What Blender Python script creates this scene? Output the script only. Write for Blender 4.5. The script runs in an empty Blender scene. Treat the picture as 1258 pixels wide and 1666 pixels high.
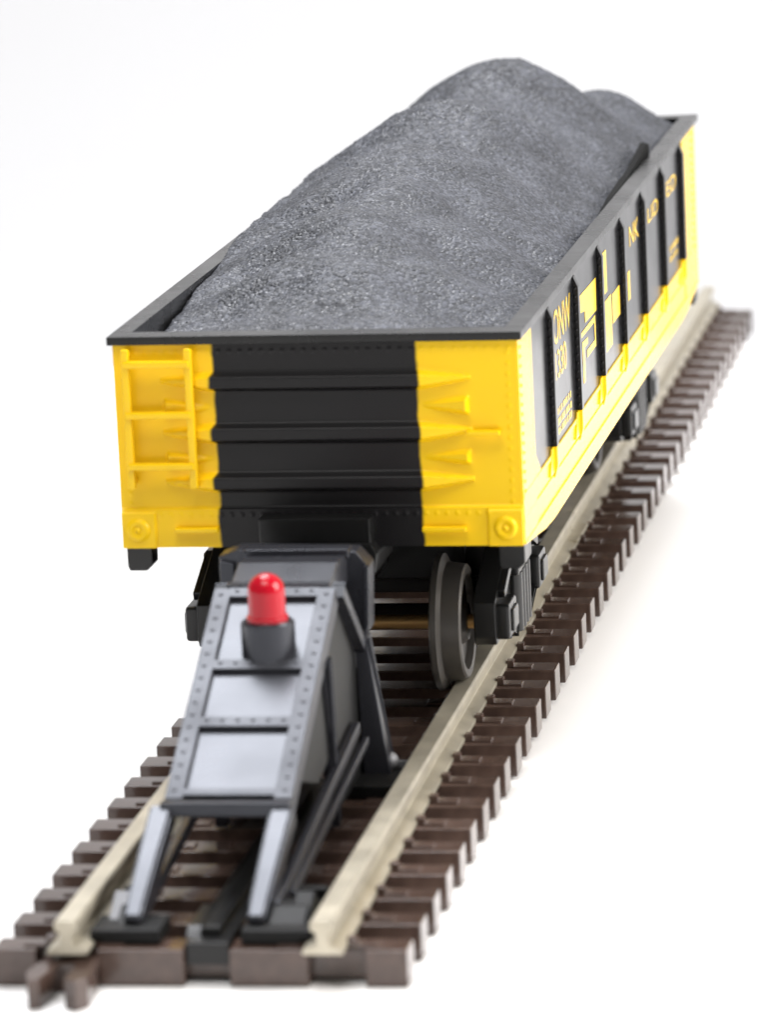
import bpy, bmesh, math, random
from mathutils import Vector, Matrix, noise
random.seed(7)
S = 0.01            # one Blender unit is 100 mm of the model; all sizes below are in mm
sc = bpy.context.scene
COL = sc.collection

# ------------------------------------------------------------------ camera
YAW, PITCH, ROLL = 0.1674, 0.2016, -0.0448
fwd = Vector((-math.sin(YAW)*math.cos(PITCH), math.cos(YAW)*math.cos(PITCH), -math.sin(PITCH)))
rgt0 = Vector((math.cos(YAW), math.sin(YAW), 0)); up0 = rgt0.cross(fwd)
rgt = math.cos(ROLL)*rgt0 + math.sin(ROLL)*up0
upv = -math.sin(ROLL)*rgt0 + math.cos(ROLL)*up0
cam = bpy.data.cameras.new('camera'); camo = bpy.data.objects.new('camera', cam); COL.objects.link(camo)
M = Matrix((rgt, upv, -fwd)).transposed().to_4x4()
M.translation = Vector((70.9138, -331.80, 100.054))*S
camo.matrix_world = M
cam.sensor_fit = 'VERTICAL'; cam.sensor_height = 36.0; cam.lens = 8153.9/1666*36
cam.clip_start = 0.05; cam.clip_end = 400
cam.dof.use_dof = True; cam.dof.focus_distance = 4.36; cam.dof.aperture_fstop = 6.3
sc.camera = camo

# ------------------------------------------------------------------ light
w = bpy.data.worlds.new('World'); sc.world = w; w.use_nodes = True
w.node_tree.nodes['Background'].inputs[0].default_value = (1.0, 1.0, 1.0, 1)
w.node_tree.nodes['Background'].inputs[1].default_value = 0.22
def area(name, loc, target, sx, sy, power, col=(1, 1, 1)):
    l = bpy.data.lights.new(name, 'AREA'); l.shape = 'RECTANGLE'; l.size = sx*S; l.size_y = sy*S
    l.energy = power; l.color = col
    o = bpy.data.objects.new(name, l); COL.objects.link(o)
    o.location = Vector(loc)*S
    o.rotation_euler = (Vector(target)-Vector(loc)).to_track_quat('-Z', 'Y').to_euler()
    return o
area('softbox_overhead', (-110, 330, 640), (0, 40, 12), 365, 330, 590, (0.955, 0.965, 1.0))
area('fill_front_top', (-30, -270, 680), (0, 60, 10), 420, 300, 330, (1.0, 0.985, 0.96))  # added fill with no known source, lifts the yellow end panel
area('softbox_side', (620, 40, 330), (40, 90, 0), 420, 420, 780, (1.0, 0.97, 0.93))
area('backdrop_fill', (60, 420, 560), (60, 760, 760), 900, 160, 260).data.spread = math.radians(110)  # added fill, brightens the backdrop that the rim reflects
sc.view_settings.view_transform = 'Standard'; sc.view_settings.look = 'None'
sc.view_settings.exposure = 0.0; sc.view_settings.gamma = 1.0
sc.view_settings.use_curve_mapping = False

# ------------------------------------------------------------------ materials
def mat(name, base, rough=0.4, metal=0.0, bump=0.0, bscale=3.0, vary=0.0, vscale=0.4, spec=0.5, rvar=0.0, objrand=0.0):
    m = bpy.data.materials.new(name); m.use_nodes = True
    nt = m.node_tree; b = nt.nodes['Principled BSDF']
    b.inputs['Base Color'].default_value = (*base, 1); b.inputs['Roughness'].default_value = rough
    b.inputs['Metallic'].default_value = metal; b.inputs['Specular IOR Level'].default_value = spec
    tc = nt.nodes.new('ShaderNodeTexCoord')
    if vary or objrand:
        n = nt.nodes.new('ShaderNodeTexNoise'); n.inputs['Scale'].default_value = vscale/S; n.inputs['Detail'].default_value = 5
        nt.links.new(tc.outputs['Object'], n.inputs['Vector'])
        mr = nt.nodes.new('ShaderNodeMapRange'); mr.inputs[1].default_value = 0.3; mr.inputs[2].default_value = 0.7
        mr.inputs[3].default_value = 1-vary; mr.inputs[4].default_value = 1+vary
        nt.links.new(n.outputs['Fac'], mr.inputs[0])
        src = mr.outputs[0]
        if objrand:
            oi = nt.nodes.new('ShaderNodeObjectInfo')
            m2 = nt.nodes.new('ShaderNodeMapRange'); m2.inputs[3].default_value = 1-objrand; m2.inputs[4].default_value = 1+objrand
            nt.links.new(oi.outputs['Random'], m2.inputs[0])
            mu = nt.nodes.new('ShaderNodeMath'); mu.operation = 'MULTIPLY'
            nt.links.new(src, mu.inputs[0]); nt.links.new(m2.outputs[0], mu.inputs[1]); src = mu.outputs[0]
        vm = nt.nodes.new('ShaderNodeVectorMath'); vm.operation = 'SCALE'; vm.inputs[0].default_value = base
        nt.links.new(src, vm.inputs['Scale']); nt.links.new(vm.outputs[0], b.inputs['Base Color'])
    if rvar:
        n2 = nt.nodes.new('ShaderNodeTexNoise'); n2.inputs['Scale'].default_value = 0.25/S; n2.inputs['Detail'].default_value = 4
        nt.links.new(tc.outputs['Object'], n2.inputs['Vector'])
        m3 = nt.nodes.new('ShaderNodeMapRange'); m3.inputs[1].default_value = 0.3; m3.inputs[2].default_value = 0.7
        m3.inputs[3].default_value = max(0.02, rough-rvar); m3.inputs[4].default_value = rough+rvar
        nt.links.new(n2.outputs['Fac'], m3.inputs[0]); nt.links.new(m3.outputs[0], b.inputs['Roughness'])
    if bump:
        n = nt.nodes.new('ShaderNodeTexNoise'); n.inputs['Scale'].default_value = bscale/S; n.inputs['Detail'].default_value = 4
        nt.links.new(tc.outputs['Object'], n.inputs['Vector'])
        bp = nt.nodes.new('ShaderNodeBump'); bp.inputs['Strength'].default_value = bump; bp.inputs['Distance'].default_value = 0.1*S
        nt.links.new(n.outputs['Fac'], bp.inputs['Height']); nt.links.new(bp.outputs[0], b.inputs['Normal'])
    return m
M_table = mat('white_card', (0.90, 0.89, 0.885), 0.55, vary=0.01, vscale=0.02)
M_wall = mat('white_backdrop', (0.61, 0.61, 0.617), 0.8)
M_yel = mat('yellow_plastic', (0.86, 0.55, 0.006), 0.24, bump=0.05, bscale=1.6, vary=0.03, vscale=0.15, spec=0.3)
M_blk = mat('black_plastic', (0.008, 0.0075, 0.008), 0.22, bump=0.04, bscale=1.5, rvar=0.05, spec=0.3)
M_blkg = mat('glossy_black_panel', (0.008, 0.008, 0.009), 0.16, bump=0.02, bscale=1.2, rvar=0.03, spec=0.12)
M_und = mat('underframe_black', (0.007, 0.007, 0.007), 0.28, bump=0.1, bscale=2.0, spec=0.35)
M_bump = mat('bumper_grey_black', (0.021, 0.021, 0.025), 0.29, bump=0.05, bscale=1.4, rvar=0.03)
M_tie = mat('brown_tie_plastic', (0.072, 0.046, 0.037), 0.16, bump=0.06, bscale=1.3, spec=0.55, vary=0.22, vscale=0.8, objrand=0.12)
M_rail = mat('nickel_silver_rail', (0.46, 0.42, 0.335), 0.42, metal=0.7, bump=0.15, bscale=0.8, vary=0.12, vscale=0.35, rvar=0.08)
M_wheel = mat('wheel_metal', (0.055, 0.050, 0.045), 0.42, metal=0.45, vary=0.15, vscale=0.3)
M_brass = mat('brass_axle', (0.55, 0.33, 0.13), 0.35, metal=0.9)
M_frame = mat('frame_grey_black', (0.026, 0.026, 0.030), 0.42, bump=0.10, bscale=1.4, rvar=0.05)
for m_ in (M_bump, M_frame): m_.node_tree.nodes['Principled BSDF'].inputs['Specular Tint'].default_value = (0.84, 0.89, 1.0, 1)
M_web = mat('web_black', (0.006, 0.006, 0.006), 0.5, spec=0.2)
M_red = mat('red_lens_plastic', (0.42, 0.003, 0.014), 0.16, spec=0.35)
M_clip = mat('bare_metal_clip', (0.18, 0.18, 0.19), 0.55, metal=0.3)
def coal_mat():
    m = mat('coal', (0.03, 0.03, 0.036), 0.5, spec=0.5)
    nt = m.node_tree; b = nt.nodes['Principled BSDF']; N = nt.nodes.new; L = nt.links.new
    tc = N('ShaderNodeTexCoord')
    v = N('ShaderNodeTexVoronoi'); v.inputs['Scale'].default_value = 3.3/S; v.inputs['Randomness'].default_value = 1.0
    L(tc.outputs['Object'], v.inputs['Vector'])
    sep = N('ShaderNodeSeparateColor'); L(v.outputs['Color'], sep.inputs[0])
    n = N('ShaderNodeTexNoise'); n.inputs['Scale'].default_value = 0.22/S; n.inputs['Detail'].default_value = 3
    L(tc.outputs['Object'], n.inputs['Vector'])
    def mr(src, a, b_, c, d):
        x = N('ShaderNodeMapRange'); x.inputs[1].default_value = a; x.inputs[2].default_value = b_; x.inputs[3].default_value = c; x.inputs[4].default_value = d
        L(src, x.inputs[0]); return x.outputs[0]
    def mul(a_, b_):
        x = N('ShaderNodeMath'); x.operation = 'MULTIPLY'; L(a_, x.inputs[0]); L(b_, x.inputs[1]); return x.outputs[0]
    g = N('ShaderNodeMath'); g.operation = 'POWER'; L(sep.outputs[0], g.inputs[0]); g.inputs[1].default_value = 2.2
    f = mul(mr(g.outputs[0], 0, 1, 0.60, 1.75), mr(n.outputs['Fac'], 0.35, 0.65, 0.75, 1.25))
    vm = N('ShaderNodeVectorMath'); vm.operation = 'SCALE'; vm.inputs[0].default_value = (0.050, 0.053, 0.064)
    L(f, vm.inputs['Scale']); L(vm.outputs[0], b.inputs['Base Color'])
    L(mr(sep.outputs[1], 0, 1, 0.38, 0.80), b.inputs['Roughness'])
    # every grain is a small facet with a tilt of its own
    bp = N('ShaderNodeBump'); bp.inputs['Strength'].default_value = 0.8; bp.inputs['Distance'].default_value = 0.12*S; bp.invert = True
    L(v.outputs['Distance'], bp.inputs['Height'])
    sub = N('ShaderNodeVectorMath'); sub.operation = 'SUBTRACT'; L(v.outputs['Color'], sub.inputs[0]); sub.inputs[1].default_value = (0.5, 0.5, 0.5)
    sc_ = N('ShaderNodeVectorMath'); sc_.operation = 'SCALE'; L(sub.outputs[0], sc_.inputs[0]); sc_.inputs['Scale'].default_value = 0.36
    ad = N('ShaderNodeVectorMath'); ad.operation = 'ADD'; L(bp.outputs[0], ad.inputs[0]); L(sc_.outputs[0], ad.inputs[1])
    nm = N('ShaderNodeVectorMath'); nm.operation = 'NORMALIZE'; L(ad.outputs[0], nm.inputs[0])
    L(nm.outputs[0], b.inputs['Normal'])
    return m
M_coal = coal_mat()

def end_paint():
    m = mat('end_paint', (0.86, 0.55, 0.006), 0.30, bump=0.04, bscale=1.6, spec=0.22)
    nt = m.node_tree; b = nt.nodes['Principled BSDF']
    tc = nt.nodes.new('ShaderNodeTexCoord'); sp = nt.nodes.new('ShaderNodeSeparateXYZ')
    nt.links.new(tc.outputs['Object'], sp.inputs[0])
    n = nt.nodes.new('ShaderNodeTexNoise'); n.inputs['Scale'].default_value = 0.5/S; n.inputs['Detail'].default_value = 3
    nt.links.new(tc.outputs['Object'], n.inputs['Vector'])
    def mt(op, a, bb):
        x = nt.nodes.new('ShaderNodeMath'); x.operation = op
        for i, v in enumerate((a, bb)):
            if v is None: continue
            if isinstance(v, (int, float)): x.inputs[i].default_value = v
            else: nt.links.new(v, x.inputs[i])
        return x.outputs[0]
    ax = mt('ABSOLUTE', sp.outputs['X'], None)
    # the masked paint edge wanders a little and follows the ribs it crosses
    wob = mt('MULTIPLY', mt('SUBTRACT', n.outputs['Fac'], 0.5), 0.5*S)
    edge = mt('ADD', mt('ADD', ax, wob), mt('MULTIPLY', sp.outputs['Y'], 0.35))
    mr = nt.nodes.new('ShaderNodeMapRange'); mr.inputs[1].default_value = 8.15*S; mr.inputs[2].default_value = 8.40*S
    nt.links.new(edge, mr.inputs[0])
    mx = nt.nodes.new('ShaderNodeMix'); mx.data_type = 'RGBA'
    mx.inputs[6].default_value = (0.008, 0.0075, 0.008, 1); mx.inputs[7].default_value = (0.86, 0.55, 0.006, 1)
    nt.links.new(mr.outputs[0], mx.inputs[0]); nt.links.new(mx.outputs[2], b.inputs['Base Color'])
    return m
M_end = end_paint()

# ------------------------------------------------------------------ mesh helpers
def build(name, bm, m, parent=None, smooth=False, auto=None):
    me = bpy.data.meshes.new(name)
    bmesh.ops.scale(bm, vec=(S, S, S), verts=bm.verts)
    bm.normal_update(); bm.to_mesh(me); bm.free()
    me.materials.append(m)
    if smooth or auto:
        for p in me.polygons: p.use_smooth = True
    if auto: me.set_sharp_from_angle(angle=math.radians(auto))
    o = bpy.data.objects.new(name, me); COL.objects.link(o)
    if auto:                       # keeps flat faces flat between rounded edges
        wn = o.modifiers.new('WeightedNormal', 'WEIGHTED_NORMAL'); wn.keep_sharp = True; wn.weight = 80
    if parent: o.parent = parent
    return o
def tag(o, label=None, cat=None, group=None, kind=None):
    if label: o['label'] = label
    if cat: o['category'] = cat
    if group: o['group'] = group
    if kind: o['kind'] = kind
    return o
def empty(name, loc=(0, 0, 0), rot=(0, 0, 0), parent=None):
    o = bpy.data.objects.new(name, None); COL.objects.link(o)
    o.location = Vector(loc)*S; o.rotation_euler = rot; o.empty_display_size = 0.05
    if parent: o.parent = parent
    return o
def box(bm, x0, x1, y0, y1, z0, z1, bev=0.0, rot=None, seg=2):
    g = bmesh.ops.create_cube(bm, size=1.0); vs = g['verts']
    for v in vs:
        v.co = Vector((x0+(v.co.x+.5)*(x1-x0), y0+(v.co.y+.5)*(y1-y0), z0+(v.co.z+.5)*(z1-z0)))
    if bev:
        es = list({e for v in vs for e in v.link_edges})
        r = bmesh.ops.bevel(bm, geom=es, offset=bev, segments=seg, affect='EDGES', profile=0.5)
        vs = r['verts']
    return vs
def prism(bm, pts, axis, a0, a1, bev=0.0):
    """extrude a 2D outline; axis 'x': pts are (y,z); 'y': pts are (x,z); 'z': pts are (x,y)"""
    def P(p, a):
        return (a, p[0], p[1]) if axis == 'x' else (p[0], a, p[1]) if axis == 'y' else (p[0], p[1], a)
    A = [bm.verts.new(P(p, a0)) for p in pts]; B = [bm.verts.new(P(p, a1)) for p in pts]
    fs = [bm.faces.new(A), bm.faces.new(B[::-1])]
    n = len(pts)
    for i in range(n): fs.append(bm.faces.new((A[i], B[i], B[(i+1) % n], A[(i+1) % n])))
    bmesh.ops.recalc_face_normals(bm, faces=fs)
    if bev:
        es = list({e for f in fs for e in f.edges})
        bmesh.ops.bevel(bm, geom=es, offset=bev, segments=2, affect='EDGES', profile=0.5)
def bar(bm, p, q, wx, wy, bev=0.08, up=(1, 0, 0)):
    """rectangular bar from p to q; wx along 'up' cross direction, wy the other way"""
    p, q = Vector(p), Vector(q); d = (q-p); L = d.length; d.normalize()
    a = Vector(up); a = (a-d*a.dot(d)).normalized(); b = d.cross(a)
    g = bmesh.ops.create_cube(bm, size=1.0); vs = g['verts']
    for v in vs:
        c = v.co.copy(); v.co = p + d*((c.z+.5)*L) + a*(c.x*wx) + b*(c.y*wy)
    if bev:
        es = list({e for v in vs for e in v.link_edges})
        bmesh.ops.bevel(bm, geom=es, offset=bev, segments=2, affect='EDGES', profile=0.5)
def cyl(bm, p, q, r0, r1=None, seg=24):
    p, q = Vector(p), Vector(q); r1 = r0 if r1 is None else r1
    d = q-p
    m = Matrix.Translation((p+q)/2) @ d.to_track_quat('Z', 'Y').to_matrix().to_4x4()
    bmesh.ops.create_cone(bm, cap_ends=True, segments=seg, radius1=r0, radius2=r1, depth=d.length, matrix=m)
def lathe(bm, prof, origin, axis='x', seg=40):
    """prof: list of (along, radius)"""
    o = Vector(origin); rings = []
    for a, r in prof:
        ring = []
        for k in range(seg):
            t = 2*math.pi*k/seg; c, s = math.cos(t)*r, math.sin(t)*r
            ring.append(bm.verts.new(o+Vector((a, c, s) if axis == 'x' else (c, s, a))))
        rings.append(ring)
    fs = []
    for i in range(len(rings)-1):
        for k in range(seg):
            fs.append(bm.faces.new((rings[i][k], rings[i][(k+1) % seg], rings[i+1][(k+1) % seg], rings[i+1][k])))
    fs.append(bm.faces.new(rings[0])); fs.append(bm.faces.new(rings[-1][::-1]))
    bmesh.ops.recalc_face_normals(bm, faces=fs)
def rivet(bm, c, r, n, h=0.6):
    """small dome standing on a surface with normal n"""
    g = bmesh.ops.create_icosphere(bm, subdivisions=1, radius=r)
    n = Vector(n)
    for v in g['verts']:
        k = v.co.dot(n); v.co += n*(k*(h-1)) + Vector(c)

# ------------------------------------------------------------------ setting
TZ = -2.72; TS = -0.00455           # table height under the near end and its slight fall
bm = bmesh.new()
pts = [(-1200, -700), (1300, -700), (1300, 430), (16, 269), (-74, 257), (-1200, 108)]
vsA = [bm.verts.new((x, y, TZ+TS*y)) for x, y in pts]; vsB = [bm.verts.new((x, y, TZ+TS*y-1.5)) for x, y in pts]
fs = [bm.faces.new(vsA), bm.faces.new(vsB[::-1])]
for i in range(len(pts)): fs.append(bm.faces.new((vsA[i], vsB[i], vsB[(i+1) % len(pts)], vsA[(i+1) % len(pts)])))
bmesh.ops.recalc_face_normals(bm, faces=fs)
tag(build('table_top', bm, M_table), kind='structure')
bm = bmesh.new()                     # seamless paper sweep behind and below the table sheet
prof = [(-700, -60), (500, -60)] + [(500+260*math.sin(t), 200-260*math.cos(t)) for t in [i*math.pi/24 for i in range(1, 13)]] + [(760, 900)]
ra = [bm.verts.new((-1600, y, z)) for y, z in prof]; rb = [bm.verts.new((1700, y, z)) for y, z in prof]
for i in range(len(prof)-1): bm.faces.new((ra[i], rb[i], rb[i+1], ra[i+1]))
tag(build('backdrop', bm, M_wall, smooth=True), kind='structure')

# ------------------------------------------------------------------ track
TP = 6.4; TL2 = 14.9; TW = 3.05; TH = 2.70; GX = 9.12      # tie pitch, half length, width, height, rail centre
def rail_mesh(name, x, y0, y1, parent, m=M_rail):
    hw, bw = 0.83, 1.45
    p = [(-bw, 0.02), (bw, 0.02), (bw, 0.34), (0.42, 0.72), (0.42, 1.55), (hw, 1.80), (hw, 2.36), (hw-0.16, 2.5), (-hw+0.16, 2.5), (-hw, 2.36), (-hw, 1.80), (-0.42, 1.55), (-0.42, 0.72), (-bw, 0.34)]
    bm = bmesh.new(); prism(bm, [(x+a, b) for a, b in p], 'y', y0, y1, bev=0.04)
    return build(name, bm, m, parent)
def spikes(bm, y):
    for s in (-1, 1):
        for t in (-1, 1):
            x = s*GX + t*1.72
            box(bm, x-0.34, x+0.34, y+1.0, y+2.0, -0.05, 0.62, 0.10)
            xa, xb = sorted((x+t*0.3, x+t*1.9)); box(bm, xa, xb, y+0.75, y+2.3, -0.05, 0.16, 0.05)
def tie_bm(full=True):
    bm = bmesh.new()
    if full:
        box(bm, -TL2, TL2, 0, TW, -TH, 0, 0.13)
        for s in (-1, 1):             # webs that join the ties under the rails
            for o in (-0.9, 0.9): pass
    else:
        for a, b in ((-TL2, -11.7), (-7.3, -1.1), (2.2, 7.85), (11.9, TL2)):
            box(bm, a, b, 0, TW, -TH, 0, 0.13)
        box(bm, -11.8, -7.2, 1.3, TW-0.1, -TH+0.3, -0.25, 0.08)
        box(bm, 7.7, 12.0, 1.3, TW-0.1, -TH+0.3, -0.25, 0.08)
        box(bm, -1.2, 2.3, 1.5, TW-0.1, -TH+0.3, -0.9, 0.08)
    spikes(bm, 0)
    return bm
def add_ties(parent, n0, n1, y_of, first=None):
    src = None
    for n in range(n0, n1):
        if n == n0 and first:
            build('tie', first, M_tie, parent, auto=40).location = (0, y_of(n)*S, 0); continue
        if src is None:
            src = build('tie', tie_bm(), M_tie, parent, auto=40); src.location = (0, y_of(n)*S, 0); continue
        o = src.copy(); COL.objects.link(o); o.parent = parent; o.location = (random.uniform(-.06, .06)*S, y_of(n)*S, 0)
def connector(parent, x, y):
    bm = bmesh.new()                 # forked plastic clip that sticks out of the tie end under the left rail
    box(bm, x-1.9, x+1.9, y-1.6, y+1.0, -1.4, -0.55, 0.1)
    prism(bm, [(x-2.1, y-1.0), (x-0.7, y-1.0), (x-0.75, y-3.0), (x-1.15, y-5.4), (x-1.9, y-5.8), (x-2.5, y-3.8)], 'z', -2.7, -0.5, 0.08)
    prism(bm, [(x+0.5, y-1.0), (x+2.0, y-1.0), (x+2.2, y-5.0), (x+1.5, y-6.0), (x+0.6, y-5.4), (x+0.7, y-3.0)], 'z', -2.7, -0.5, 0.08)
    box(bm, x-0.8, x+0.8, y-1.6, y+0.9, -2.6, -1.2, 0.1)
    return build('joining_clip', bm, M_tie, parent, auto=40)
def joiner(parent, x, y):
    bm = bmesh.new()
    for t in (-1, 1):
        xa, xb = sorted((x+t*0.5, x+t*1.62)); box(bm, xa, xb, y-4.2, y+4.2, 0.36, 0.62, 0.06)
    return build('rail_joiner', bm, M_rail, parent)
YJ = 21.5*TP
near = empty('track_section')
tag(near, 'nearer straight track piece of brown ties and silver rails carrying the bumper', 'model track', 'straight track pieces joined end to end')
rail_mesh('rail', -GX, -1.4, YJ-0.15, near); rail_mesh('rail', GX, -1.2, YJ+0.3, near)
add_ties(near, 0, 22, lambda n: n*TP, tie_bm(False))
connector(near, -9.1, 0.0)
far = empty('track_section', (0, YJ, 0), (-0.0091, 0, 0))
tag(far, 'farther straight track piece running under and beyond the back half of the wagon', 'model track', 'straight track pieces joined end to end')
rail_mesh('rail', -GX, 0.05, 22*TP+2.2, far); rail_mesh('rail', GX, 0.5, 22*TP+3.0, far)
add_ties(far, 22, 44, lambda n: n*TP-YJ)
joiner(far, GX, 0.2); joiner(far, -GX, 0.0)

# ------------------------------------------------------------------ bumper (end of track stop)
bp_ = empty('track_bumper')
tag(bp_, 'grey black end-of-track bumper with a sloped riveted plate and a red lamp', 'track bumper')
PA = math.atan2(10.7, 22.2); PLEN = math.hypot(10.7, 22.2)
BX = -0.15
# plate frame: u across, v up the slope, n out of the plate
eu = Vector((1, 0, 0)); ev = Vector((0, math.cos(PA), math.sin(PA))); en = eu.cross(ev)
PO = Vector((BX, 13.8, 7.3))
def onplate(bm, n0):
    for v in list(bm.verts)[n0:]:
        v.co = PO + eu*v.co.x + ev*v.co.y + en*v.co.z
PW = 4.72
bm = bmesh.new()
box(bm, -PW, PW, 0, PLEN, -1.7, -0.42, 0.08)                          # slab
onplate(bm, 0)
build('sloped_plate', bm, M_bump, bp_, auto=40)
bm = bmesh.new()                                                      # riveted frame standing on the plate
for a, b in ((-PW-0.01, -PW+1.35), (PW-1.35, PW+0.01)): box(bm, a, b, 0.01, PLEN+0.01, -1.72, 0, 0.08)
ROWS = (0.4, 8.2, 14.9, 23.6)
for k, v in enumerate(ROWS): box(bm, -PW+1.2, PW-1.2, v, v+(0.8 if k == 0 else 1.15), -0.6, -0.012, 0.07)
for s in (-1, 1):
    for k in range(17): rivet(bm, (s*(PW-0.62), 1.0+k*1.43, 0), 0.24, (0, 0, 1), 0.45)
for v in ROWS[1:]:
    for k in range(6): rivet(bm, (-2.9+k*1.16, v+0.72, 0), 0.22, (0, 0, 1), 0.45)
onplate(bm, 0)
build('plate_frame', bm, M_frame, bp_, auto=40)
bm = bmesh.new()                                                      # lip under the plate foot
bar(bm, (BX-PW-0.15, 13.2, 6.7), (BX+PW+0.05, 13.2, 6.7), 0.9, 1.1, 0.12, up=(0, 1, 0))
build('bottom_lip', bm, M_bump, bp_, auto=40)
def curved_leg(x_top, x_foot):
    bm = bmesh.new(); N = 9; prev = None
    for i in range(N):
        t = i/(N-1)
        y = 13.6-11.0*t; z = 6.6-5.3*t + 0.12*math.sin(math.pi*t)
        x = x_top+(x_foot-x_top)*t
        hw = 0.86-0.22*t; dy, dz = 0.5, 1.25
        ring = [bm.verts.new(c) for c in ((x-hw, y-0.35, z+0.45), (x+hw, y-0.35, z+0.45), (x+hw, y+dy, z-dz), (x-hw, y+dy, z-dz))]
        if prev:
            for k in range(4): bm.faces.new((prev[k], prev[(k+1) % 4], ring[(k+1) % 4], ring[k]))
        else: bm.faces.new(ring[::-1])
        prev = ring
    bm.faces.new(prev)
    bmesh.ops.recalc_face_normals(bm, faces=bm.faces)
    es = [e for e in bm.edges]
    bmesh.ops.bevel(bm, geom=[e for e in es if len(e.link_faces) == 2 and e.calc_face_angle(0) > 0.6], offset=0.2, segments=3, affect='EDGES')
    return bm
for s in (-1, 1):
    build('front_leg', curved_leg(-4.95 if s < 0 else 4.0, -5.15 if s < 0 else 3.75), M_bump, bp_, auto=50)
    bm = bmesh.new()
    xi, xo = s*2.9, s*8.0
    a, b = sorted((xi, xo))
    box(bm, a, b, 1.0, 5.0, 0.02, 1.15, 0.2)
    prism(bm, [(1.2, 0.6), (9.5, 0.6), (9.5, 1.1), (6.0, 1.9), (4.5, 1.9)], 'x', s*5.2-0.9+s*0.3, s*5.2+0.9+s*1.1, 0.12)
    build('foot', bm, M_web, bp_, auto=40)
    bm = bmesh.new()                                                  # metal contact clips against the rail
    prism(bm, [(3.6, 1.15), (6.4, 1.15), (7.2, 2.2), (6.3, 2.5)], 'x', s*6.6-0.55, s*6.6+0.75, 0.08)
    build('contact_clip', bm, M_clip if s < 0 else M_web, bp_, auto=40)
    bm = bmesh.new(); box(bm, s*6.3-1.2, s*6.3+1.2, 10.4, 11.4, 0.6, 1.5, 0.1)
    build('cross_pin', bm, M_web, bp_, auto=40)
bm = bmesh.new()                                                      # base beam between the rails
box(bm, -1.0, 2.1, 0.6, 46, -1.3, 0.35, 0.12)
box(bm, -0.1, 1.2, 2.5, 40, 0.3, 1.0, 0.1)
prism(bm, [(2.0, 0.3), (8.0, 0.3), (8.5, 0.9), (3.0, 0.9)], 'x', -1.3, -0.2, 0.1)
build('base_beam', bm, M_und, bp_, auto=40)
# buffer head
HY = 45.2
bm = bmesh.new()
prism(bm, [(-6.0, 12.6), (-5.0, 11.4), (4.6, 11.4), (5.4, 12.4), (5.6, 17.6), (4.6, 18.8), (-4.9, 19.0), (-6.3, 18.5)], 'y', HY, HY+2.6, 0.12)
box(bm, -4.2, 4.2, HY-0.75, HY+1.2, 18.35, 19.15, 0.18)
prism(bm, [(-6.1, 13.0), (-5.1, 11.8), (-5.0, 18.0), (-6.2, 18.2)], 'y', HY-0.5, HY+0.5, 0.1)
prism(bm, [(5.5, 13.0), (5.1, 12.2), (5.3, 17.7), (5.65, 17.6)], 'y', HY-0.5, HY+0.5, 0.05)
build('buffer_head', bm, M_bump, bp_, auto=40)
bm = bmesh.new()                                                      # neck between the plate top and the head
prism(bm, [(36.2, 17.7), (41.0, 18.9), (HY+0.3, 18.6), (HY+0.3, 16.3), (36.0, 16.0)], 'x', -3.9, 3.9, 0.1)
box(bm, -4.0, 4.0, 36.2, 37.0, 17.2, 18.25, 0.12)
build('neck', bm, M_bump, bp_, auto=40)
for s in (-1, 1):
    bm = bmesh.new()
    bar(bm, (s*4.55, 37.0, 17.5), (s*4.75, 44.2, 11.6), 0.75, 1.15, 0.12)
    prism(bm, [(4.3, 12.2), (5.3, 12.0), (6.8, 0.6), (4.6, 0.6)] if s > 0 else [(-4.3, 12.2), (-5.3, 12.0), (-6.8, 0.6), (-4.6, 0.6)], 'y', 44.4, 46.6, 0.14)
    bar(bm, (s*5.25, 44.7, 11.8), (s*6.55, 46.8, 0.9), 0.35, 0.5, 0.08)
    build('rear_leg', bm, M_bump, bp_, auto=40)
    bm = bmesh.new()
    box(bm, *sorted((s*3.6, s*8.0)), 40.5, 48.5, 0.03, 1.1, 0.15)
    build('foot', bm, M_web, bp_, auto=40)
    bm = bmesh.new()
    bmesh.ops.create_icosphere(bm, subdivisions=3, radius=0.8, matrix=Matrix.Translation((s*6.35, 46.2, 1.6)))
    build('contact_knob', bm, M_clip, bp_, smooth=True)
    bm = bmesh.new(); bar(bm, (s*6.9, 46.4, 1.3), (s*8.1, 46.9, 1.2), 0.4, 0.4, 0.1, up=(0, 0, 1))
    build('contact_clip', bm, M_clip, bp_, auto=40)
    bm = bmesh.new()
    bar(bm, (s*4.35, 30.8, 13.5), (s*4.35, 32.0, 0.4), 0.75, 0.9, 0.12)
    bar(bm, (s*4.35, 29.0, 13.6), (s*4.35, 31.0, 7.0), 0.35, 0.4, 0.08)
    build('upright', bm, M_bump, bp_, auto=40)
    bm = bmesh.new()
    for (yA, zA, yB, zB, xx, wd) in ((5.0, 1.6, 41.0, 5.7, 4.75, 1.0), (9.0, 1.4, 42.5, 4.3, 5.25, 0.7)):
        bar(bm, (s*xx, yA, zA), (s*xx, yB, zB), wd*0.7, wd, 0.14)
    build('diagonal_brace', bm, M_bump, bp_, auto=40)
    bm = bmesh.new()                                                  # dark web plate inside the side truss
    prism(bm, [(17.5, 7.6), (36.5, 16.6), (44.2, 11.6), (46.2, 0.9), (33.0, 0.9), (31.5, 6.0), (26.0, 5.2)], 'x', s*4.05-0.3, s*4.05+0.3)
    build('web_plate', bm, M_web, bp_)
lamp = empty('lamp', (0.35, 29.8, 14.0), (0, 0, 0), bp_)
bm = bmesh.new(); lathe(bm, [(-2.2, 2.05), (2.7, 2.05), (2.9, 1.9), (2.9, 1.55), (2.6, 1.45)], (0, 0, 0), 'z', 40)
build('lamp_socket', bm, M_bump, lamp, auto=40)
bm = bmesh.new()
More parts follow.
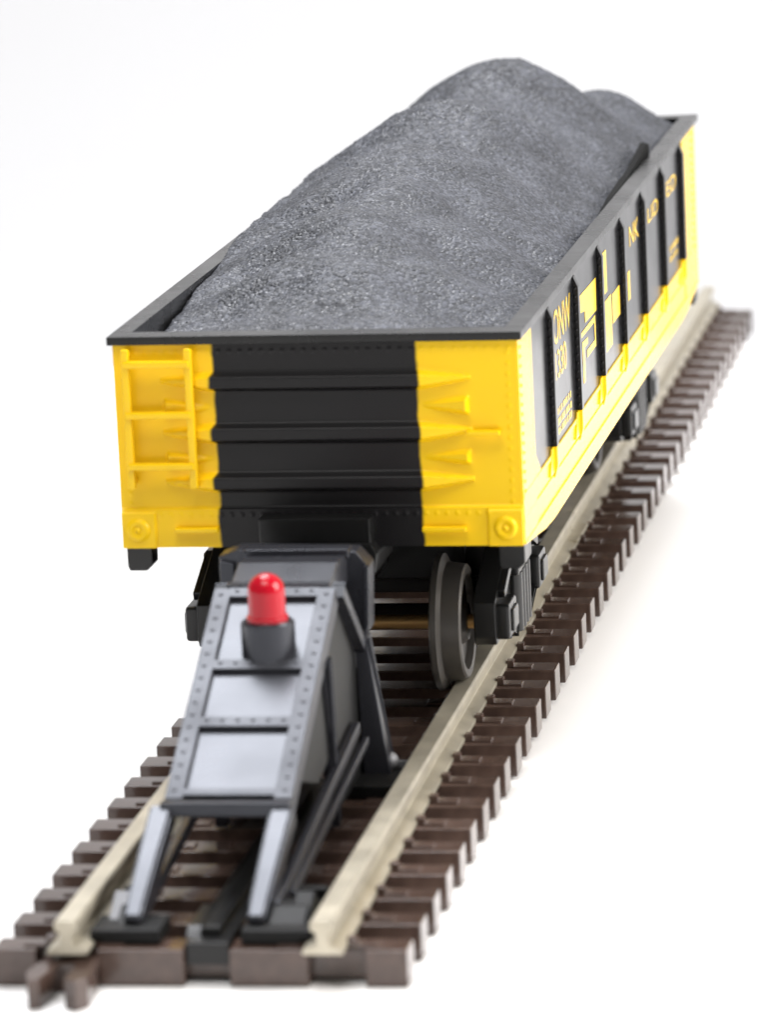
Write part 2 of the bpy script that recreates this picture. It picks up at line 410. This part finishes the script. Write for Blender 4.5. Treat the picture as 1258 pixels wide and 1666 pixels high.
lathe(bm, [(2.5, 1.58), (3.25, 1.58), (3.3, 1.42)] + [(5.1+1.42*math.sin(t), 1.42*math.cos(t)) for t in [k*math.pi/2/9 for k in range(0, 9)]] + [(6.52, 0.05)], (0, 0, 0), 'z', 40)
tag(build('lens', bm, M_red, lamp, auto=60), 'red domed lamp lens')

# ------------------------------------------------------------------ wagon
CH, CV, YF, CL = 0.0149, 0.0095, 56.676, 124.17
car = empty('gondola_wagon', (0, YF, 0), (CV, 0, -CH))
tag(car, 'black and yellow high sided gondola wagon filled with coal', 'model wagon')
W2 = 16.4; ZB = 16.85; ZT = 33.5; RW = 16.86
def smooth(a, b, t):
    t = max(0.0, min(1.0, (t-a)/(b-a))); return t*t*(3-2*t)
RIVC = [(s*15.62, 20.4+k*0.86) for k in range(15) for s in (-1, 1)] + [(-15.6+k*0.87, 32.85) for k in range(37)] + [(-13.2+k*0.84, 19.55) for k in range(33)]
RIVG = {}
for (a, b) in RIVC: RIVG.setdefault((int(a//1), int(b//1)), []).append((a, b))
def trap(d, hw, sl): return 1-smooth(hw-sl, hw, abs(d))
def end_h(x, z):
    ax = abs(x); h = 0.0
    for zc, hw in ((30.43, 0.85), (26.18, 0.88), (22.18, 0.86)):          # three full width ribs with tapered tips
        if ax < 8.6: f = 1.0
        else: f = max(0.0, 1-(ax-8.6)/4.0)
        if f > 0: h = max(h, (0.25+0.6*f if f < 1 else 0.85)*trap(z-zc-0.1*(1-f), hw*(0.22+0.78*f), 0.45*(0.35+0.65*f))*(1 if ax < 12.6 else 0))
    for zc, hw in ((28.30, 0.85), (24.10, 0.70)):                         # darts that widen outwards
        if 8.6 < ax < 12.45:
            f = (ax-8.6)/3.85
            h = max(h, 0.72*f*trap(z-zc, hw*(0.2+0.8*f), 0.4*(0.3+0.7*f))*(1-smooth(12.2, 12.45, ax)))
    if z < 20.1: h = max(h, 0.28*(1-smooth(20.0, 20.12, z)))
    if ax > 13.55 and z < 19.85: h = max(h, 0.28+0.22*smooth(13.52, 13.66, ax)*(1-smooth(19.75, 19.87, z)))
    r = math.hypot(ax-15.05, z-18.35)
    if r < 1.3:
        h = max(h, 0.5+0.26*(1-smooth(0.78, 0.95, r)) - 0.10*(1-smooth(0.35, 0.5, r)) + 0.18*(1-smooth(0.12, 0.24, r)))
    i, j = int(x//1), int(z//1)
    for di in (-1, 0, 1):
        for dj in (-1, 0, 1):
            for (a, b) in RIVG.get((i+di, j+dj), ()):
                q = ((x-a)**2+(z-b)**2)/0.048
                if q < 1: h += 0.045*(1-q)
    return h
def end_panel(flip):
    bm = bmesh.new(); NX, NZ = 366, 186; rows = []
    for j in range(NZ+1):
        z = ZB+(ZT-ZB)*j/NZ; row = []
        for i in range(NX+1):
            x = -W2+2*W2*i/NX
            row.append(bm.verts.new((x, -0.03-end_h(x, z), z)))
        rows.append(row)
    for j in range(NZ):
        for i in range(NX):
            bm.faces.new((rows[j][i], rows[j][i+1], rows[j+1][i+1], rows[j+1][i]))
    border = [rows[0][i] for i in range(NX+1)] + [rows[j][NX] for j in range(1, NZ+1)] + [rows[NZ][i] for i in range(NX-1, -1, -1)] + [rows[j][0] for j in range(NZ-1, 0, -1)]
    back = [bm.verts.new((v.co.x, 0.9, v.co.z)) for v in border]
    n = len(border)
    for k in range(n): bm.faces.new((border[k], back[k], back[(k+1) % n], border[(k+1) % n]))
    bm.faces.new(back)
    bmesh.ops.recalc_face_normals(bm, faces=bm.faces)
    o = build('end_panel', bm, M_end, car, auto=50)
    if flip: o.rotation_euler = (0, 0, math.pi); o.location = (0, CL*S, 0)
    tag(o, 'yellow end panel with a black middle third and pressed ribs')
    return o
end_panel(False); end_panel(True)
# rim (top chord)
bm = bmesh.new()
RT0, RT1 = ZT+0.004, 34.2
box(bm, -RW, RW, -0.45, 1.95, RT0, RT1, 0.07); box(bm, -RW, RW, CL-1.95, CL+0.45, RT0, RT1, 0.07)
for s in (-1, 1):
    a, b = sorted((s*15.25, s*RW)); box(bm, a, b, 1.95, CL-1.95, RT0, RT1, 0.05)
    a, b = sorted((s*15.3, s*15.75)); box(bm, a, b, 1.9, CL-1.9, 31.5, RT0+0.1)
build('rim', bm, mat('rim_black', (0.008, 0.008, 0.008), 0.26, bump=0.03, bscale=1.0, rvar=0.04, spec=0.3, vary=0.1), car, auto=40)
# floor
bm = bmesh.new(); box(bm, -15.6, 15.6, 0.9, CL-0.9, 17.4, 18.4)
for x in (-3.4, 3.4): box(bm, x-0.6, x+0.6, 2.0, CL-2, 15.2, 17.4)
box(bm, -13.5, 13.5, 9, 13, 14.8, 17.5); box(bm, -13.5, 13.5, CL-13, CL-9, 14.8, 17.5)
build('floor', bm, M_und, car)
bm = bmesh.new(); box(bm, -7.2, 7.2, 42, 84, 6.2, 17.39, 0.3)  # added block that keeps bright backdrop light off the ties underneath
for y in (40.5, 85.0): box(bm, -11, 11, y-0.9, y+0.9, 8.5, 10.5, 0.2)
build('underbody_light_block', bm, M_und, car, auto=40)
RIBS = [16.9+15.62*k for k in range(7)]
YS = 7.2; YB = 11.4
def glyph_mat(): return M_yel
def text_bm(txt, h, wdt, bold=0.06):
    cu = bpy.data.curves.new('t', 'FONT'); cu.body = txt; cu.offset = bold*0.12
    ob = bpy.data.objects.new('t', cu); COL.objects.link(ob)
    dg = bpy.context.evaluated_depsgraph_get(); dg.update()
    me = bpy.data.meshes.new_from_object(ob.evaluated_get(dg))
    bpy.data.objects.remove(ob); bpy.data.curves.remove(cu)
    xs = [v.co.x for v in me.vertices]; ys = [v.co.y for v in me.vertices]
    bm = bmesh.new(); bm.from_mesh(me); bpy.data.meshes.remove(me)
    kx, ky = wdt/(max(xs)-min(xs)), h/(max(ys)-min(ys))
    for v in bm.verts: v.co = Vector(((v.co.x-min(xs))*kx, (v.co.y-min(ys))*ky, 0))
    return bm
for s in (1, -1):
    bm = bmesh.new()
    xi, xo = s*15.75, s*W2; a, b = sorted((xi, xo)); box(bm, a, b, 0.92, CL-0.92, 20.7, ZT)
    build('side_panel', bm, M_blkg, car)
    # yellow corner strips
    for y0, y1, d in ((0.05, YS, 1), (CL-YB, CL-0.05, -1)):
        bm = bmesh.new()
        prism(bm, [(y0, ZB), (y1, ZB), (y1, ZT-0.05), (y0, ZT-0.05)], 'x', s*W2-0.02*s, s*(W2+0.10))
        e = y1 if d > 0 else y0
        prism(bm, [(e, 20.6), (e, 22.7), (e+d*3.2, 20.6)], 'x', s*W2, s*(W2+0.085))
        for k in range(16): rivet(bm, (s*(W2+0.1), (y0+y1)/2-d*2.6, 21+k*0.78), 0.2, (s, 0, 0), 0.7)
        build('corner_strip', bm, M_yel, car, auto=40)
    # yellow side sill
    bm = bmesh.new()
    cut = [(0.05, ZB-0.01), (5.0, 16.35), (11.0, 15.7), (16.0, 15.45), (CL-16, 15.45), (CL-11, 15.7), (CL-5, 16.35), (CL-0.05, ZB-0.01)]
    prism(bm, cut + [(CL-0.05, 17.0), (0.05, 17.0)], 'x', s*15.6, s*(W2+0.16), 0.04)
    a, b = sorted((s*15.7, s*(W2+0.02))); box(bm, a, b, 0.2, CL-0.2, 16.99, 20.7)
    a, b = sorted((s*15.7, s*(W2+0.12))); box(bm, a, b, 0.2, CL-0.2, 18.55, 18.95, 0.05)
    a, b = sorted((s*15.7, s*(W2+0.14))); box(bm, a, b, 0.2, CL-0.2, 20.45, 20.85, 0.05)
    build('side_sill', bm, M_yel, car, auto=40)
    for k, y in enumerate(RIBS):
        bm = bmesh.new(); pr = 0.47
        A0 = s*(W2-0.02); A1 = s*(W2+pr)
        # outline in the x-z plane, chamfered at the top
        prism(bm, [(A0, 21.35), (A1, 21.35), (A1, 32.0), (s*(W2+0.05), 32.95), (A0, 32.95)], 'y', y, y+1.0, 0.06)
        for q in range(15): rivet(bm, (s*(W2+0.20), y, 21.9+q*0.72), 0.17, (0, -1, 0), 0.8)
        build('rib', bm, M_blk, car, auto=40)
        bm = bmesh.new()
        prism(bm, [(A0, 18.7), (s*(W2+0.2), 18.7), (A1, 19.7), (A1, 21.34), (A0, 21.34)], 'y', y-0.02, y+1.02, 0.07)
        prism(bm, [(y-2.4, 19.2), (y+2.8, 19.2), (y+1.5, 21.3), (y-0.9, 21.3)], 'x', s*(W2-0.01), s*(W2+0.2), 0.05)
        build('rib_foot', bm, M_yel, car, auto=40)
    # lettering in yellow on the black panels (read along the side, left end first seen from outside)
    def flip(y): return y if s > 0 else CL-y
    def poly(pts):
        f = bm.faces.new([bm.verts.new((s*(W2+0.03), flip(y), z)) for y, z in pts])
        if f.normal.x*s < 0: f.normal_flip()
    def rect(y0, y1, z0, z1): poly([(y0, z0), (y1, z0), (y1, z1), (y0, z1)])
    def words(txt, y0, y1, z0, z1, bold=0.1):
        t = text_bm(txt, z1-z0, y1-y0, bold)
        vm = {v: bm.verts.new((s*(W2+0.03), flip(y0+v.co.x), z0+v.co.y)) for v in t.verts}
        for f in t.faces:
            vs = [vm[v] for v in f.verts]
            bm.faces.new(vs if s > 0 else vs[::-1])
        t.free()
    R_ = random.Random(3)
    def dashes(y0, y1, zs, hh):
        for zz in zs:
            y = y0
            while y < y1:
                wv = R_.uniform(0.3, 0.8); rect(y, y+wv, zz, zz+hh); y += wv+R_.choice((0.22, 0.28, 0.6))
    def p_first(): words('ONW', 20.4, 30.4, 29.1, 32.0, 0.05)
    def p_number(): words('1330', 20.7, 27.2, 26.1, 28.5, 0.05)
    def p_small(): dashes(21.0, 29.0, (23.2, 22.3, 21.5), 0.55)
    def p_block(): poly([(36.2, 29.1), (39.2, 28.8), (39.2, 27.75), (46.6, 27.55), (46.8, 30.45), (36.2, 30.6)])
    def p_hook():
        poly([(36.4, 26.85), (45.0, 26.76), (45.0, 27.3), (36.4, 27.3)])
        poly([(45.01, 24.55), (45.7, 24.55), (45.7, 27.3), (45.01, 27.3)])
        poly([(39.8, 24.55), (45.0, 24.55), (45.0, 25.2), (39.8, 25.2)])
    def p_foot(): poly([(37.0, 22.75), (38.4, 22.75), (38.5, 25.7), (40.6, 25.7), (40.6, 26.25), (37.0, 26.4)])
    def p_bar(): rect(51.6, 54.2, 27.95, 31.75)
    def p_stem(): rect(52.3, 56.6, 22.65, 27.3)
    def p_square(): rect(57.2, 62.4, 24.4, 27.1)
    def p_stroke(): rect(68.4, 70.0, 24.5, 27.2)
    def p_nk(): words('NK', 70.6, 77.3, 29.2, 31.1, 0.05)
    def p_lid(): words('LID', 84.6, 92.4, 29.15, 30.6, 0.05)
    def p_ed(): words('ED', 99.8, 107.4, 29.3, 30.8, 0.05)
    def p_small2(): dashes(101.0, 107.5, (23.6, 22.6), 0.6)
    for f_ in (p_first, p_number, p_small, p_block, p_hook, p_foot, p_bar, p_stem, p_square, p_stroke, p_nk, p_lid, p_ed, p_small2):
        bm = bmesh.new(); f_(); build('lettering', bm, M_yel, car)
# ladder on the left of each end, grab bars, coupler pocket, corner steps
for e in (0, 1):
    def place(o):
        if e: o.rotation_euler = (0, 0, math.pi); o.location = (0, CL*S, 0)
        return o
    bm = bmesh.new()
    for x, zb in ((-15.25, 21.9), (-10.1, 21.9)): box(bm, x-0.30, x+0.30, -1.35, -0.75, zb, 33.3, 0.1)
    for x in (-15.25, -10.1):
        for z in (22.4, 32.9): box(bm, x-0.22, x+0.22, -0.9, 0.1, z-0.25, z+0.25, 0.05)
    lad = place(build('ladder', bm, M_yel, car, auto=40))
    for z in (32.1, 27.95, 23.75):
        bm = bmesh.new(); box(bm, -15.4, -9.95, -1.62, -1.0, z-0.28, z+0.28, 0.12); build('rung', bm, M_yel, lad, auto=40)
    for x0, x1, z in ((12.2, 14.9, 26.1), (8.3, 11.9, 18.3), (-12.0, -8.4, 18.35)):
        bm = bmesh.new(); box(bm, x0, x1, -0.95, -0.5, z-0.22, z+0.22, 0.12)
        for x in (x0+0.25, x1-0.25): box(bm, x-0.2, x+0.2, -0.7, -0.2, z-0.18, z+0.18)
        place(build('grab_bar', bm, M_yel, car, auto=40))
    bm = bmesh.new()
    box(bm, -4.85, 4.3, -2.0, 2.0, 17.35, 19.55, 0.18)
    prism(bm, [(-4.85, 17.5), (4.3, 17.5), (4.8, 16.6), (4.6, 15.0), (-4.6, 15.0), (-4.9, 16.6)], 'y', -2.2, 6.0, 0.15)
    box(bm, -2.6, 1.2, -2.9, -2.0, 16.6, 17.4, 0.1)
    place(build('coupler_pocket', bm, M_und, car, auto=40))
    for s in (-1, 1):
        bm = bmesh.new()
        x0, x1 = sorted((s*14.25, s*16.35))
        prism(bm, [(x0, 17.2), (x1, 17.2), (x1, 15.2), (x1-0.5, 14.75), (x0+0.15, 14.75), (x0, 15.2)], 'y', 0.4, 2.6, 0.1)
        place(build('corner_step', bm, M_und, car, auto=40))
# trucks
def truck(y, dx, dz, rotx):
    t = empty('truck', (dx, y, dz), (rotx, 0, CH), car)
    ZA, RT_, RF = 5.0, 4.9, 5.75            # axle height over the rail, tread and flange radius
    WB = 9.6
    bm = bmesh.new(); box(bm, -11.5, 11.5, -3.2, 3.2, 7.4, 10.8, 0.2); box(bm, -9.0, 9.0, -3.4, 3.4, 7.2, 12.2, 0.2); box(bm, -3.0, 3.0, -3, 3, 12.0, 14.0)
    box(bm, -2.2, 2.2, -16.5, 3, 8.6, 9.8, 0.1)
    for q in (-WB, WB): box(bm, -7.0, 7.0, q*0.58-0.5, q*0.58+0.5, 4.2, 5.6, 0.1)
    build('bolster', bm, M_und, t, auto=40)
    for q in (-WB, WB):
        for s in (-1, 1):
            bm = bmesh.new()
            lathe(bm, [(s*7.35, 1.2), (s*7.35, RF-0.25), (s*7.5, RF), (s*7.95, RF-0.05), (s*8.25, RT_+0.1), (s*9.75, RT_-0.1), (s*9.9, RT_-0.3), (s*9.85, RT_-0.9), (s*9.3, RT_-1.2), (s*9.2, 2.0), (s*9.9, 1.5), (s*9.9, 0.6)], (0, q, ZA), 'x', 64)
            build('wheel', bm, M_wheel, t, auto=35)
        bm = bmesh.new(); cyl(bm, (-11.6, q, ZA), (11.6, q, ZA), 0.62, seg=20); build('axle', bm, M_brass, t, auto=40)
    for s in (-1, 1):
        bm = bmesh.new(); x0, x1 = s*10.7, s*12.6
        H = [(-WB-2.8, 4.2), (-WB-2.4, 3.5), (-WB+2.2, 3.5), (-WB+2.6, 4.4), (-4.6, 4.0), (-3.4, 2.0), (3.4, 2.0), (4.6, 4.0), (WB-2.6, 4.4), (WB-2.2, 3.5), (WB+2.4, 3.5), (WB+2.8, 4.2),
             (WB+2.8, 7.0), (WB+1.4, 7.6), (4.2, 10.4), (-4.2, 10.4), (-WB-1.4, 7.8), (-WB-2.8, 7.2)]
        prism(bm, H, 'x', x0, x1, 0.15)
        for q in (-WB, WB):                    # journal boxes, braces and springs standing out of the frame
            a, b = sorted((s*12.2, s*13.7)); box(bm, a, b, q-2.3, q+2.0, 3.9, 6.9, 0.3)
            a, b = sorted((s*13.6, s*13.95)); box(bm, a, b, q-1.4, q+1.4, 4.4, 6.3, 0.2)
        for y0 in (-2.6, -0.9, 0.8, 2.4): cyl(bm, (s*12.8, y0, 2.6), (s*12.8, y0, 7.6), 0.75, seg=14)
        a, b = sorted((s*12.2, s*13.5)); box(bm, a, b, -4.2, 4.2, 7.6, 9.9, 0.25)
        for d_ in (-1, 1):
            bar(bm, (s*12.8, d_*(WB+1.0), 7.5), (s*12.8, d_*4.2, 9.8), 0.8, 0.8, 0.15)
            bar(bm, (s*12.8, d_*(WB-1.6), 4.2), (s*12.8, d_*4.0, 2.9), 0.7, 0.7, 0.15)
        build('side_frame', bm, M_und, t, auto=40)
        for q in (-1, 1):
            bm = bmesh.new(); cyl(bm, (s*10.9, q*3.9, 3.0), (s*10.9, q*3.9, 9.0), 0.35, seg=10)
            box(bm, *sorted((s*8.4, s*10.6)), q*3.6-0.5, q*3.6+0.5, 3.8, 7.4, 0.15)
            build('brake_shoe', bm, M_und, t, auto=40)
    return t
truck(22.6, CH*22.6*-1-0.3, 2.5-CV*22.6, -CV)
truck(111.2, -CH*111.2, 2.5-CV*111.2-0.0091*(YF+111.2-YJ), -CV-0.0091)

# the thin plastic body is a little twisted: its left top edge sinks towards the far end
for o in list(car.children):
    if o.type != 'MESH' or o.name.startswith(('floor', 'coupler', 'ladder', 'grab')): continue
    mb = o.matrix_basis.copy(); mi = mb.inverted()
    for v in o.data.vertices:
        p = mb @ v.co
        x, y, z = p/S
        if x < 0 and z > 22:
            p.z -= 0.75*S*max(0, y/CL)*min(1, -x/16.8)*min(1, (z-22)/10)
            v.co = mi @ p
# ------------------------------------------------------------------ coal
coal = empty('coal_load', (0, YF, 0), (CV, 0, -CH))
tag(coal, 'heaped grey load of coal with three humps lying in the wagon', 'coal')
def lerpk(K, y):
    for (a, va), (b, vb) in zip(K, K[1:]):
        if a <= y <= b:
            t = (y-a)/(b-a); t = t*t*(3-2*t); return va+(vb-va)*t
    return K[-1][1]
CK = [(0, 32.3), (8, 33.8), (20, 36.9), (28, 38.7), (35, 38.6), (43, 39.6), (52, 40.8), (58, 41.2), (63, 40.1), (68.5, 38.9), (73, 40.4), (78.5, 42.0), (83, 40.9), (90, 38.3), (96, 39.9), (103, 43.0), (106.5, 42.5), (112, 37.6), (118, 36.6), (124.2, 33.5)]
EL = [(0, 31.6), (12, 32.0), (28, 32.8), (36, 33.5), (46, 34.5), (60, 34.7), (74, 34.7), (82, 34.5), (90, 33.0), (98, 33.2), (118, 32.6), (124.2, 32.0)]
ER = [(0, 32.0), (20, 32.5), (50, 32.7), (80, 32.7), (92, 33.2), (102, 33.2), (108, 33.0), (124.2, 33.2)]
def coal_z(x, y):
    c = lerpk(CK, y); el = lerpk(EL, y); er = lerpk(ER, y)
    xc = -0.8 + 0.6*smooth(88, 102, y); half = 15.6
    u = (x-xc)/half; e = el if u < 0 else er
    u = min(1.0, abs(u))
    z = e+(c-e)*(math.cos(u*math.pi/2)**1.15)
    z += 2.3*math.exp(-((x-9.4)/5.2)**2-((y-117.0)/4.6)**2) - 0.8*math.exp(-((x-6.3)/3.2)**2-((y-107.5)/4.0)**2)
    # furrows running down the flanks between the humps
    for (yc, dx, am) in ((18, 0.4, 0.9), (31, 0.5, 1.3), (46, 0.55, 1.3), (68, 0.5, 1.2), (88, 0.3, 0.8)):
        z -= am*math.exp(-((y-yc+dx*abs(x))/3.0)**2)*smooth(1.0, 6.0, abs(x))*(1-smooth(11.0, 15.0, abs(x)))
    p = Vector((x, y, 0))
    z += 0.65*noise.noise(p*0.13+Vector((3, 7, 1)))+0.12*noise.noise(p*0.45)
    return z
bm = bmesh.new(); NX, NY = 230, 900; rows = []
for j in range(NY+1):
    y = 1.35+(CL-2.7)*j/NY; row = []
    wl = -15.25+0.35*max(0, 1-y/30)+0.25*noise.noise(Vector((0, y*0.3, 9))); wr = 15.2+0.1*noise.noise(Vector((4, y*0.3, 9)))
    for i in range(NX+1):
        x = wl+(wr-wl)*i/NX
        z = coal_z(x, y)
        p = Vector((x, y, z))
        g = noise.noise(p*2.6); g2 = noise.noise(p*4.6+Vector((9, 1, 4)))
        vd = noise.voronoi(Vector((x, y*0.9, 0))*2.6)[0]
        gr = max(0.0, min(1.0, (vd[1]-vd[0])*2.4))*max(0.0, 0.45+1.1*noise.noise(p*0.35+Vector((2, 2, 2)))+0.5*noise.noise(p*1.3))
        z += 0.04*g+0.16*gr+0.05*g2
        row.append(bm.verts.new((x+0.05*g2, y+0.05*g, z)))
    rows.append(row)
for j in range(NY):
    for i in range(NX):
        bm.faces.new((rows[j][i], rows[j][i+1], rows[j+1][i+1], rows[j+1][i]))
border = [rows[0][i] for i in range(NX+1)] + [rows[j][NX] for j in range(1, NY+1)] + [rows[NY][i] for i in range(NX-1, -1, -1)] + [rows[j][0] for j in range(NY-1, 0, -1)]
low = [bm.verts.new((v.co.x, v.co.y, 18.5)) for v in border]; n = len(border)
for k in range(n): bm.faces.new((border[k], low[k], low[(k+1) % n], border[(k+1) % n]))
bm.faces.new(low)
bmesh.ops.recalc_face_normals(bm, faces=bm.faces)
build('coal_heap', bm, M_coal, coal, smooth=True)
bm = bmesh.new()                                                      # raw dark edge of the moulded load standing over the rim
prism(bm, [(60, 33.0), (70, 34.0), (78, 34.35), (85, 34.6), (91, 34.95), (95.5, 35.4), (97.5, 35.0), (97.8, 33.0)], 'x', 14.5, 15.15, 0.1)
for v in bm.verts: v.co += Vector((0.0, 0.2, 0.25))*noise.noise(v.co*0.9)
tag(build('load_edge', bm, mat('raw_dark_edge', (0.010, 0.010, 0.010), 0.8, bump=0.6, bscale=1.0, spec=0.1), coal), 'ragged dark edge of the coal load above the rim')
